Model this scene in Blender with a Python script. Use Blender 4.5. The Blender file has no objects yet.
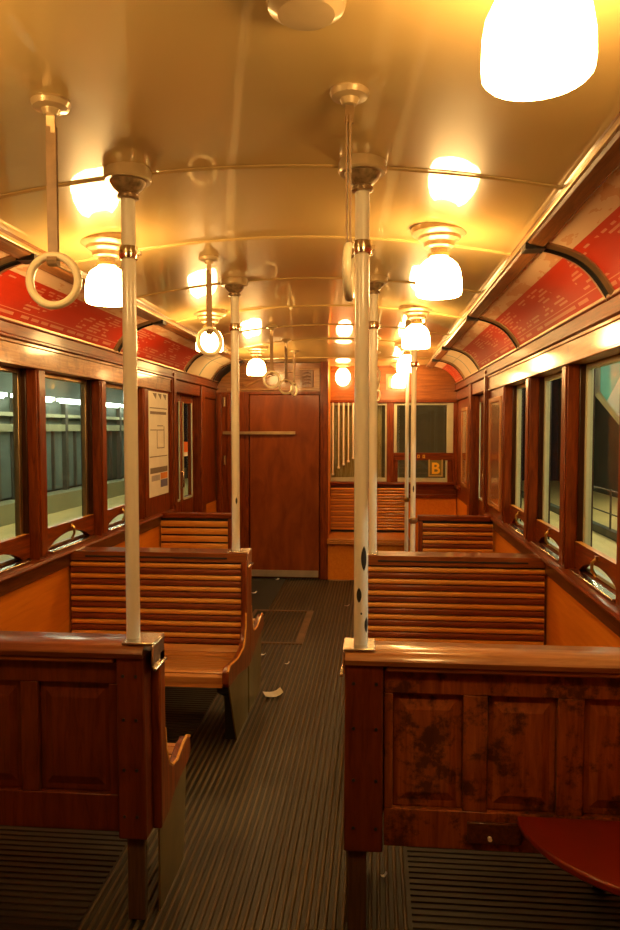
import bpy, bmesh, math, random
from mathutils import Vector
random.seed(7)
PI = math.pi
scene = bpy.context.scene
COL = scene.collection

# ------------------------------------------------------------------ helpers
class MB:
    def __init__(s): s.v = []; s.f = []; s.m = []; s.uv = []
    def poly(s, pts, m=0, uv=None):
        b = len(s.v); s.v += [tuple(p) for p in pts]
        s.f.append(tuple(range(b, b + len(pts)))); s.m.append(m); s.uv.append(uv)
    def box(s, x0, x1, y0, y1, z0, z1, m=0):
        if x0 > x1: x0, x1 = x1, x0
        if y0 > y1: y0, y1 = y1, y0
        if z0 > z1: z0, z1 = z1, z0
        b = len(s.v)
        s.v += [(x, y, z) for z in (z0, z1) for y in (y0, y1) for x in (x0, x1)]
        for q in ((0,2,3,1),(4,5,7,6),(0,1,5,4),(2,6,7,3),(0,4,6,2),(1,3,7,5)):
            s.f.append(tuple(b + i for i in q)); s.m.append(m); s.uv.append(None)
        return s
    def prism(s, pts, axis, a, c, m=0):
        # pts: 2d polygon; axis x -> pts are (y,z); y -> (x,z); z -> (x,y)
        def P(p, t):
            return {'x': (t, p[0], p[1]), 'y': (p[0], t, p[1]), 'z': (p[0], p[1], t)}[axis]
        b = len(s.v); n = len(pts)
        s.v += [P(p, a) for p in pts] + [P(p, c) for p in pts]
        s.f.append(tuple(b + i for i in range(n))[::-1]); s.m.append(m); s.uv.append(None)
        s.f.append(tuple(b + n + i for i in range(n))); s.m.append(m); s.uv.append(None)
        for i in range(n):
            j = (i + 1) % n
            s.f.append((b + i, b + j, b + n + j, b + n + i)); s.m.append(m); s.uv.append(None)
        return s
    def lathe(s, prof, c, n=28, m=0):
        # prof list of (r,z) revolved about the vertical through c
        b = len(s.v); rings = []
        for r, z in prof:
            if r < 1e-5:
                rings.append([len(s.v)]); s.v.append((c[0], c[1], c[2] + z))
            else:
                rings.append(list(range(len(s.v), len(s.v) + n)))
                s.v += [(c[0] + r*math.cos(2*PI*i/n), c[1] + r*math.sin(2*PI*i/n), c[2] + z) for i in range(n)]
        for A, B in zip(rings, rings[1:]):
            for i in range(n):
                j = (i + 1) % n
                if len(A) == 1 and len(B) == 1: continue
                if len(A) == 1: q = (A[0], B[j], B[i])
                elif len(B) == 1: q = (A[i], A[j], B[0])
                else: q = (A[i], A[j], B[j], B[i])
                s.f.append(q); s.m.append(m); s.uv.append(None)
        return s
    def tube(s, path, r, n=12, m=0, cap=True):
        path = [Vector(p) for p in path]; rings = []
        rs = r if isinstance(r, (list, tuple)) else [r]*len(path)
        up = None
        for i, p in enumerate(path):
            t = (path[min(i+1, len(path)-1)] - path[max(i-1, 0)]).normalized()
            if up is None:
                up = Vector((0,0,1)) if abs(t.z) < .9 else Vector((1,0,0))
            a = t.cross(up).normalized(); up2 = a.cross(t).normalized(); up = up2
            rings.append(list(range(len(s.v), len(s.v) + n)))
            for k in range(n):
                q = p + a*rs[i]*math.cos(2*PI*k/n) + up2*rs[i]*math.sin(2*PI*k/n)
                s.v.append(tuple(q))
        for A, B in zip(rings, rings[1:]):
            for i in range(n):
                j = (i+1) % n
                s.f.append((A[i], A[j], B[j], B[i])); s.m.append(m); s.uv.append(None)
        if cap:
            for R in (rings[0][::-1], rings[-1]):
                s.f.append(tuple(R)); s.m.append(m); s.uv.append(None)
        return s
    def torus(s, c, R, r, ang, n=40, k=12, m=0, sx=1.0):
        # vertical ring; ang = heading of its plane about Z
        b = len(s.v)
        for i in range(n):
            t = 2*PI*i/n
            for j in range(k):
                w = 2*PI*j/k
                a = (R + r*math.cos(w))*math.cos(t); z = (R + r*math.cos(w))*math.sin(t); o = r*math.sin(w)
                s.v.append((c[0] + a*math.cos(ang) - o*math.sin(ang), c[1] + a*math.sin(ang) + o*math.cos(ang), c[2] + z))
        for i in range(n):
            for j in range(k):
                i2, j2 = (i+1) % n, (j+1) % k
                s.f.append((b+i*k+j, b+i2*k+j, b+i2*k+j2, b+i*k+j2)); s.m.append(m); s.uv.append(None)
        return s

def build(name, mb, mats, parent=None, loc=None, bev=0, smooth=30, kind=None, seg=2):
    if not isinstance(mats, (list, tuple)): mats = [mats]
    if parent is not None:
        r = parent
        L = Vector((0,0,0))
        while r is not None: L += r.location; r = r.parent
    else:
        L = Vector(loc) if loc is not None else Vector((0,0,0))
    me = bpy.data.meshes.new(name)
    me.from_pydata([tuple(Vector(v) - L) for v in mb.v], [], mb.f)
    for m in mats: me.materials.append(m)
    for p, mi in zip(me.polygons, mb.m): p.material_index = mi
    if any(u is not None for u in mb.uv):
        ul = me.uv_layers.new(name='UVMap')
        for p, u in zip(me.polygons, mb.uv):
            if u:
                for li, c in zip(p.loop_indices, u): ul.data[li].uv = c
    bm = bmesh.new(); bm.from_mesh(me)
    bmesh.ops.remove_doubles(bm, verts=bm.verts, dist=1e-6) if False else None
    bmesh.ops.recalc_face_normals(bm, faces=bm.faces)
    bm.to_mesh(me); bm.free()
    if smooth:
        me.shade_smooth(); me.set_sharp_from_angle(angle=math.radians(smooth))
    o = bpy.data.objects.new(name, me); COL.objects.link(o)
    if parent is not None: o.parent = parent
    else: o.location = L
    if bev:
        md = o.modifiers.new('edge', 'BEVEL'); md.width = bev; md.segments = seg; md.limit_method = 'ANGLE'
        md.angle_limit = math.radians(35)
    if kind: o['kind'] = kind
    return o

def tag(o, label, cat, group=None, kind=None):
    o['label'] = label; o['category'] = cat
    if group: o['group'] = group
    if kind: o['kind'] = kind
    return o
def thing(name, loc, label, cat, group=None):
    o = bpy.data.objects.new(name, None); COL.objects.link(o); o.location = loc
    o.empty_display_size = .05
    return tag(o, label, cat, group)
def struct(name, mb, mats, **k): return build(name, mb, mats, kind='structure', **k)
def dup(root, loc, label, group=None):
    r = root.copy(); COL.objects.link(r); r.location = loc; r['label'] = label
    if group: r['group'] = group
    for ch in list(root.children):
        c = ch.copy(); COL.objects.link(c); c.parent = r
        for g in list(ch.children):
            d = g.copy(); COL.objects.link(d); d.parent = c
    return r

# ------------------------------------------------------------------ materials
def new(name):
    m = bpy.data.materials.new(name); m.use_nodes = True
    nt = m.node_tree; b = nt.nodes['Principled BSDF']
    return m, nt, b
def N(nt, t, **k):
    n = nt.nodes.new(t)
    for a, v in k.items(): setattr(n, a, v)
    return n
def math_(nt, op, a, b=None, c=None):
    n = N(nt, 'ShaderNodeMath', operation=op)
    for i, v in enumerate((a, b, c)):
        if v is None: continue
        if isinstance(v, (int, float)): n.inputs[i].default_value = v
        else: nt.links.new(v, n.inputs[i])
    return n.outputs[0]
def plain(name, col, rough=.5, metal=0, coat=0, var=.12, scale=9, spec=.5):
    m, nt, b = new(name)
    tc = N(nt, 'ShaderNodeTexCoord'); no = N(nt, 'ShaderNodeTexNoise')
    no.inputs['Scale'].default_value = scale; no.inputs['Detail'].default_value = 4
    nt.links.new(tc.outputs['Object'], no.inputs['Vector'])
    cr = N(nt, 'ShaderNodeValToRGB')
    cr.color_ramp.elements[0].color = tuple(c*(1-var) for c in col) + (1,)
    cr.color_ramp.elements[1].color = tuple(min(1, c*(1+var)) for c in col) + (1,)
    cr.color_ramp.elements[0].position = .3; cr.color_ramp.elements[1].position = .7
    nt.links.new(no.outputs['Fac'], cr.inputs['Fac'])
    nt.links.new(cr.outputs['Color'], b.inputs['Base Color'])
    b.inputs['Roughness'].default_value = rough; b.inputs['Metallic'].default_value = metal
    b.inputs['Coat Weight'].default_value = coat; b.inputs['Coat Roughness'].default_value = .08
    b.inputs['Specular IOR Level'].default_value = spec
    return m
def wood(name, dark, light, axis='x', rough=.35, coat=.6, grain=6, stretch=14, bump=.15, wear=0, crough=.12):
    m, nt, b = new(name)
    tc = N(nt, 'ShaderNodeTexCoord'); mp = N(nt, 'ShaderNodeMapping')
    sc = [stretch]*3; sc['xyz'.index(axis)] = 1.0
    mp.inputs['Scale'].default_value = sc
    nt.links.new(tc.outputs['Object'], mp.inputs['Vector'])
    no = N(nt, 'ShaderNodeTexNoise'); no.inputs['Scale'].default_value = grain
    no.inputs['Detail'].default_value = 6; no.inputs['Roughness'].default_value = .6; no.inputs['Distortion'].default_value = .6
    nt.links.new(mp.outputs['Vector'], no.inputs['Vector'])
    cr = N(nt, 'ShaderNodeValToRGB')
    cr.color_ramp.elements[0].color = tuple(dark) + (1,); cr.color_ramp.elements[1].color = tuple(light) + (1,)
    cr.color_ramp.elements[0].position = .32; cr.color_ramp.elements[1].position = .68
    nt.links.new(no.outputs['Fac'], cr.inputs['Fac'])
    col = cr.outputs['Color']
    if wear:
        n2 = N(nt, 'ShaderNodeTexNoise'); n2.inputs['Scale'].default_value = 7; n2.inputs['Detail'].default_value = 8
        n2.inputs['Roughness'].default_value = .72
        nt.links.new(tc.outputs['Object'], n2.inputs['Vector'])
        r2 = N(nt, 'ShaderNodeValToRGB'); r2.color_ramp.elements[0].position = .51; r2.color_ramp.elements[1].position = .585
        nt.links.new(n2.outputs['Fac'], r2.inputs['Fac'])
        mx = N(nt, 'ShaderNodeMix', data_type='RGBA')
        mx.inputs['B'].default_value = (.022, .010, .005, 1)
        nt.links.new(math_(nt, 'MULTIPLY', r2.outputs['Color'], wear), mx.inputs['Factor'])
        nt.links.new(col, mx.inputs['A']); col = mx.outputs['Result']
    nt.links.new(col, b.inputs['Base Color'])
    bp = N(nt, 'ShaderNodeBump'); bp.inputs['Strength'].default_value = bump; bp.inputs['Distance'].default_value = .004
    nt.links.new(no.outputs['Fac'], bp.inputs['Height']); nt.links.new(bp.outputs['Normal'], b.inputs['Normal'])
    b.inputs['Roughness'].default_value = rough; b.inputs['Coat Weight'].default_value = coat*.8
    b.inputs['Coat Roughness'].default_value = crough; b.inputs['Specular IOR Level'].default_value = .22
    return m
def emit(name, col, s):
    m, nt, b = new(name)
    b.inputs['Base Color'].default_value = (1, .9, .75, 1)
    b.inputs['Emission Color'].default_value = tuple(col) + (1,); b.inputs['Emission Strength'].default_value = s
    return m
def glassmat(name, tint=(.9,.95,.9), refl=.35, rough=.02):
    m = bpy.data.materials.new(name); m.use_nodes = True; nt = m.node_tree
    nt.nodes.remove(nt.nodes['Principled BSDF']); out = nt.nodes['Material Output']
    tr = N(nt, 'ShaderNodeBsdfTransparent'); tr.inputs['Color'].default_value = tuple(tint) + (1,)
    gl = N(nt, 'ShaderNodeBsdfGlossy'); gl.inputs['Roughness'].default_value = rough
    lw = N(nt, 'ShaderNodeLayerWeight'); lw.inputs['Blend'].default_value = .5
    mx = N(nt, 'ShaderNodeMixShader')
    f5 = math_(nt, 'MULTIPLY_ADD', math_(nt, 'POWER', lw.outputs['Facing'], 4.0), refl*3, refl*.35); nt.links.new(math_(nt, 'MINIMUM', f5, .9), mx.inputs['Fac']); nt.links.new(tr.outputs[0], mx.inputs[1]); nt.links.new(gl.outputs[0], mx.inputs[2])
    nt.links.new(mx.outputs[0], out.inputs['Surface'])
    return m

M = {}
M['maho_x'] = wood('mahogany_across', (.095,.014,.0015), (.26,.050,.005), 'x', coat=.22)
M['maho_y'] = wood('mahogany_along', (.095,.014,.0015), (.26,.050,.005), 'y', coat=.22)
M['maho_z'] = wood('mahogany_upright', (.095,.014,.0015), (.26,.050,.005), 'z', coat=.22, stretch=10)
M['shade_z'] = wood('reveal_shade_wood', (.03,.010,.004), (.07,.022,.007), 'z', coat=.2)
M['dark_y'] = wood('dark_stained_rail', (.06,.016,.005), (.13,.036,.010), 'y', coat=.5)
M['bench_front'] = wood('bench_back_wood', (.085,.014,.003), (.17,.032,.005), 'z', stretch=8, coat=.35, rough=.4)
M['bench_worn'] = wood('worn_bench_back_wood', (.18,.038,.006), (.36,.092,.014), 'z', stretch=8, coat=.3, rough=.42, wear=.75)
M['cap_wood'] = wood('bench_cap_wood', (.15,.035,.008), (.30,.085,.018), 'x', coat=1, rough=.3, crough=.1)
M['cap_light'] = wood('polished_cap_wood', (.30,.10,.025), (.50,.20,.055), 'x', coat=1, rough=.3, crough=.1)
M['slat_light'] = wood('ash_slat', (.56,.20,.028), (.78,.33,.05), 'x', coat=.35, rough=.38, stretch=20)
M['slat_dark'] = wood('mahogany_slat', (.13,.024,.005), (.26,.055,.010), 'x', coat=.35, rough=.38, stretch=20)
M['slat_seat'] = wood('seat_slat', (.36,.12,.024), (.52,.20,.04), 'x', coat=.7, rough=.3, stretch=20)
M['rail_wood'] = wood('cove_rail_wood', (.10,.036,.012), (.24,.095,.03), 'y', coat=.7, rough=.3)
M['cornice_wood'] = wood('cornice_red_wood', (.10,.018,.003), (.22,.045,.007), 'y', coat=.25, rough=.45)
M['valance'] = wood('honey_varnished_board', (.26,.10,.025), (.45,.20,.06), 'y', coat=.8, rough=.4, crough=.10, wear=.35)
M['orange'] = wood('orange_veneer_panel', (.66,.19,.010), (.76,.25,.018), 'y', coat=.15, rough=.45, bump=.03, grain=3)
M['gap'] = plain('shadow_gap_black', (.012,.008,.005), .7)
M['iron'] = plain('black_cast_iron', (.018,.014,.011), .45)
M['sheet'] = plain('olive_grey_sheet_metal', (.17,.105,.030), .42, .3, var=.2)
M['chrome'] = plain('worn_nickel', (.78,.66,.50), .18, 1.0, var=.15, scale=30)
M['nickel'] = plain('rubbed_nickel_plate', (.80,.72,.58), .22, .95, var=.2, scale=25)
M['brass'] = plain('aged_brass', (.62,.40,.13), .28, 1.0, var=.2, scale=20)
M['bronze'] = plain('bronze_strip', (.46,.32,.17), .35, .9, var=.2)
M['pole'] = plain('cream_enamel_pole', (.90,.84,.70), .25, 0, .5, var=.04)
M['chip'] = plain('chipped_black', (.02,.016,.012), .6)
M['flange'] = plain('cream_flange', (.52,.38,.20), .3, .2, .4, var=.15)
M['flute'] = plain('grimy_fluted_metal', (.30,.20,.10), .4, .5, var=.45, scale=60)
M['strap'] = plain('brown_leather_strap', (.30,.18,.085), .5, var=.2, scale=30)
M['ring'] = plain('ivory_ring', (.92,.82,.58), .28, coat=.5, var=.05)
M['sash'] = plain('pale_green_sash', (.56,.56,.38), .4, var=.08)
M['paper'] = plain('white_paper', (.86,.82,.72), .7, var=.05)
M['brownpaper'] = plain('brown_paper', (.26,.16,.08), .8)
M['rubber'] = plain('dark_trodden_floor', (.013,.0085,.004), .5, var=.4, scale=5)
M['kick'] = plain('brushed_kick_plate', (.50,.42,.30), .35, .6)
M['glass'] = glassmat('window_glass', (.92,.95,.9), .05)
M['cabglass'] = glassmat('cab_glass', (.85,.88,.78), .2)
M['tube_facade'] = emit('station_front_tube', (.9, 1.0, .85), 14)
M['fill_right'] = emit('added_right_fill', (1.0, .97, .72), 85)
M['bulb'] = emit('lit_opal_glass', (1.0, .60, .205), 49)
M['globe'] = emit('lit_globe', (1.0, .58, .21), 24)
M['tube'] = emit('added_platform_fill', (1.0, .98, .72), 24)
M['red_seat'] = plain('red_painted_seat', (.22,.018,.005), .3, 0, .5, var=.12)
M['floor_edge'] = plain('hatch_metal', (.17,.10,.05), .4, .3, var=.3)
M['st_floor'] = plain('beige_platform_floor', (.80,.60,.23), .45, var=.1, scale=.8)
M['st_wall'] = plain('pale_station_wall', (.36,.35,.21), .5, var=.08, scale=2)
M['st_dark'] = plain('dark_station_wall', (.070,.085,.06), .6, var=.2, scale=2)
M['st_glass'] = plain('bluish_station_pane', (.175,.225,.205), .2, var=.15, scale=1)
M['st_post'] = plain('station_mullion', (.10,.085,.06), .5)
M['st_white'] = plain('white_station_panel', (.85,.88,.76), .35, var=.1, scale=2)
M['st_teal'] = plain('teal_station_band', (.16,.55,.45), .35, var=.2, scale=3)
M['tunnel'] = plain('tunnel_wall', (.13,.075,.025), .8)
M['yellow'] = plain('yellow_enamel', (.95,.56,.03), .45, var=.05)
M['olive'] = plain('olive_sign_field', (.20,.155,.035), .5)
M['gold'] = plain('gold_line', (.55,.38,.12), .4)
M['emblem'] = plain('grey_green_plaque', (.26,.24,.15), .5)

# ceiling: cream gloss enamel, faintly wavy
def ceilmat():
    m, nt, b = new('cream_gloss_ceiling')
    tc = N(nt, 'ShaderNodeTexCoord')
    n1 = N(nt, 'ShaderNodeTexNoise'); n1.inputs['Scale'].default_value = 1.6; n1.inputs['Detail'].default_value = 5
    nt.links.new(tc.outputs['Object'], n1.inputs['Vector'])
    cr = N(nt, 'ShaderNodeValToRGB')
    cr.color_ramp.elements[0].color = (.58,.40,.15,1); cr.color_ramp.elements[1].color = (.66,.46,.18,1)
    nt.links.new(n1.outputs['Fac'], cr.inputs['Fac']); nt.links.new(cr.outputs['Color'], b.inputs['Base Color'])
    mp = N(nt, 'ShaderNodeMapping'); mp.inputs['Scale'].default_value = (5, 1.5, 3)
    nt.links.new(tc.outputs['Object'], mp.inputs['Vector'])
    n2 = N(nt, 'ShaderNodeTexNoise'); n2.inputs['Scale'].default_value = 2.2; n2.inputs['Detail'].default_value = 2
    nt.links.new(mp.outputs['Vector'], n2.inputs['Vector'])
    bp = N(nt, 'ShaderNodeBump'); bp.inputs['Strength'].default_value = .18; bp.inputs['Distance'].default_value = .004
    nt.links.new(n2.outputs['Fac'], bp.inputs['Height']); nt.links.new(bp.outputs['Normal'], b.inputs['Normal'])
    nt.links.new(bp.outputs['Normal'], b.inputs['Coat Normal'])
    b.inputs['Roughness'].default_value = .32; b.inputs['Coat Weight'].default_value = 1; b.inputs['Coat Roughness'].default_value = .012; b.inputs['Specular IOR Level'].default_value = .2
    return m
M['ceil'] = ceilmat()

def ribmat():
    m, nt, b = new('ribbed_floor_wood')
    tc = N(nt, 'ShaderNodeTexCoord')
    n1 = N(nt, 'ShaderNodeTexNoise'); n1.inputs['Scale'].default_value = 3.0; n1.inputs['Detail'].default_value = 6; n1.inputs['Roughness'].default_value = .65
    nt.links.new(tc.outputs['Object'], n1.inputs['Vector'])
    cr = N(nt, 'ShaderNodeValToRGB')
    cr.color_ramp.elements[0].color = (.032,.019,.007,1); cr.color_ramp.elements[1].color = (.135,.085,.032,1)
    cr.color_ramp.elements[0].position = .3; cr.color_ramp.elements[1].position = .72
    nt.links.new(n1.outputs['Fac'], cr.inputs['Fac']); nt.links.new(cr.outputs['Color'], b.inputs['Base Color'])
    rr = N(nt, 'ShaderNodeMapRange'); b.inputs['Specular IOR Level'].default_value = .35; rr.inputs['To Min'].default_value = .26; rr.inputs['To Max'].default_value = .55
    nt.links.new(n1.outputs['Fac'], rr.inputs['Value']); nt.links.new(rr.outputs['Result'], b.inputs['Roughness'])
    return m
M['rib'] = ribmat()

# printed advertisement: red with rows of pale lettering too small to read, pale band at the top
def admat(name, seed, red=True):
    m, nt, b = new(name)
    uv = N(nt, 'ShaderNodeUVMap'); uv.uv_map = 'UVMap'
    sp = N(nt, 'ShaderNodeSeparateXYZ'); nt.links.new(uv.outputs['UV'], sp.inputs[0])
    u, v = sp.outputs['X'], sp.outputs['Y']
    def noise(vec_u, vec_v, su, sv, off=0., detail=0):
        cb = N(nt, 'ShaderNodeCombineXYZ')
        nt.links.new(math_(nt, 'MULTIPLY', vec_u, su), cb.inputs[0]); nt.links.new(math_(nt, 'MULTIPLY', vec_v, sv), cb.inputs[1])
        cb.inputs[2].default_value = off + seed
        n = N(nt, 'ShaderNodeTexNoise'); n.inputs['Scale'].default_value = 1; n.inputs['Detail'].default_value = detail
        nt.links.new(cb.outputs[0], n.inputs['Vector']); return n.outputs['Fac']
    def mix(fac, A, B):
        x = N(nt, 'ShaderNodeMix', data_type='RGBA'); 
        nt.links.new(fac, x.inputs['Factor'])
        for k, c in (('A', A), ('B', B)):
            if isinstance(c, tuple): x.inputs[k].default_value = c + (1,)
            else: nt.links.new(c, x.inputs[k])
        return x.outputs['Result']
    if red:
        row = math_(nt, 'FLOOR', math_(nt, 'MULTIPLY', v, 17.0))
        inrow = math_(nt, 'GREATER_THAN', math_(nt, 'FRACT', math_(nt, 'MULTIPLY', v, 17.0)), .5)
        letters = math_(nt, 'GREATER_THAN', noise(u, row, 22, 3.7, 1), .47)
        block = math_(nt, 'GREATER_THAN', noise(u, v, 4.5, 2.0, 4), .47)
        zone = math_(nt, 'MULTIPLY', math_(nt, 'GREATER_THAN', v, .20), math_(nt, 'LESS_THAN', v, .66))
        t1 = math_(nt, 'MULTIPLY', math_(nt, 'MULTIPLY', inrow, letters), math_(nt, 'MULTIPLY', block, zone))
        foot = math_(nt, 'MULTIPLY', math_(nt, 'GREATER_THAN', v, .07), math_(nt, 'LESS_THAN', v, .115))
        foot = math_(nt, 'MULTIPLY', foot, math_(nt, 'GREATER_THAN', noise(u, v, 16, 0.1, 7), .45))
        line = math_(nt, 'MULTIPLY', math_(nt, 'GREATER_THAN', v, .150), math_(nt, 'LESS_THAN', v, .162))
        txt = math_(nt, 'MULTIPLY', math_(nt, 'MINIMUM', math_(nt, 'ADD', math_(nt, 'ADD', t1, foot), line), 1.0), .62)
        c = mix(txt, (.56, .030, .006), (.80, .45, .28))
        band = math_(nt, 'GREATER_THAN', v, .72)
        art = math_(nt, 'GREATER_THAN', noise(u, v, 9, 7, 11, 3), .56)
        pale = mix(math_(nt, 'MULTIPLY', art, .7), (.74, .50, .31), (.62, .26, .10))
        c = mix(band, c, pale)
    else:
        st = math_(nt, 'MULTIPLY', math_(nt, 'GREATER_THAN', u, .46), math_(nt, 'LESS_THAN', u, .50))
        st2 = math_(nt, 'MULTIPLY', math_(nt, 'GREATER_THAN', v, .62), math_(nt, 'LESS_THAN', v, .64))
        blot = noise(u, v, 3, 3, 2, 3)
        pale = mix(blot, (.66, .50, .30), (.78, .63, .42))
        c = mix(st, pale, (.16, .26, .24))
        c = mix(math_(nt, 'MULTIPLY', st2, .6), c, (.2, .22, .18))
    nt.links.new(c, b.inputs['Base Color'])
    b.inputs['Roughness'].default_value = .45; b.inputs['Coat Weight'].default_value = .25; b.inputs['Coat Roughness'].default_value = .2
    return m

# ------------------------------------------------------------------ layout
XC = -.37                        # centreline of the car; the lens stands over x=0
ZF = -.065                       # floor level; the bench drawing heights are taken from 0
YB, YE = -1.0, 7.5               # rear and far end of the interior
def ss(a, b, t):
    t = max(0, min(1, (t-a)/(b-a))); return t*t*(3-2*t)
def ceil_z(x, y):
    dx = x - XC
    return 2.16 - dx*dx/9.0 - .12*ss(6.3, 6.95, y)*(1 - min(1, abs(dx)/1.0)**2)

# ---- floor
fl = MB()
fl.box(-1.75, 1.0, YB-.1, YE+.1, ZF-.08, ZF-.008)
floor = struct('floor', fl, M['rubber'], smooth=0)
rb = MB(); x = -.86
while x < .10:
    w = .0125
    rb.prism([(x-.0065, ZF-.008), (x-.004, ZF-.001), (x-.002, ZF), (x+.002, ZF), (x+.004, ZF-.001), (x+.0065, ZF-.008)], 'y', YB, YE-.1)
    x += .0265
build('aisle_slats', rb, M['rib'], floor, smooth=0)
rb = MB()
for xa, xb in ((-1.56, -.875), (.115, .82)):
    y = YB+.02
    while y < YE-.3:
        rb.prism([(y-.008, ZF-.008), (y-.006, ZF-.004), (y+.006, ZF-.004), (y+.009, ZF-.008)], 'x', xa, xb); y += .03
build('side_slats', rb, M['rubber'], floor, smooth=0)
hm = MB()
hm.box(-.973, -.947, 4.82, 5.72, ZF-.008, ZF+.003); hm.box(-.545, -.495, 4.82, 5.72, ZF-.008, ZF+.003)
hm.box(-.947, -.545, 4.82, 4.845, ZF-.008, ZF+.003); hm.box(-.947, -.545, 5.69, 5.72, ZF-.008, ZF+.003)
build('hatch_frame', hm, M['floor_edge'], floor, smooth=0)

# ---- ceiling
cm = MB(); nx, ny = 28, 48
xs = [XC - 1.0 + 2.0*i/nx for i in range(nx+1)]; ys = [YB + (YE+.05-YB)*j/ny for j in range(ny+1)]
b0 = len(cm.v)
for y in ys:
    for x in xs: cm.v.append((x, y, ceil_z(x, y)))
for j in range(ny):
    for i in range(nx):
        a = b0 + j*(nx+1) + i
        cm.f.append((a, a+1, a+nx+2, a+nx+1)); cm.m.append(0); cm.uv.append(None)
ceiling = struct('ceiling', cm, M['ceil'], smooth=60)
sol = ceiling.modifiers.new('thick', 'SOLIDIFY'); sol.thickness = .03; sol.offset = 0
ceiling.location.z = .015
def cz(x, y): return ceil_z(x, y) - .0
for y in (-.2, .57, 2.1, 2.87, 3.65, 4.46, 5.27, 6.08, 6.75):
    rm = MB()
    xs2 = [XC - .9 + 1.8*i/30 for i in range(31)]
    for xa, xb in zip(xs2, xs2[1:]):
        za, zb = ceil_z(xa, y), ceil_z(xb, y)
        pr = [(-.011, .004), (-.009, -.004), (0, -.007), (.009, -.004), (.011, .004)]
        for (p, h), (q, g) in zip(pr, pr[1:]):
            rm.poly([(xa, y+p, za+h), (xb, y+p, zb+h), (xb, y+q, zb+g), (xa, y+q, za+g)])
    build('ceiling_strip', rm, M['ceil'], ceiling, smooth=60)

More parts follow.
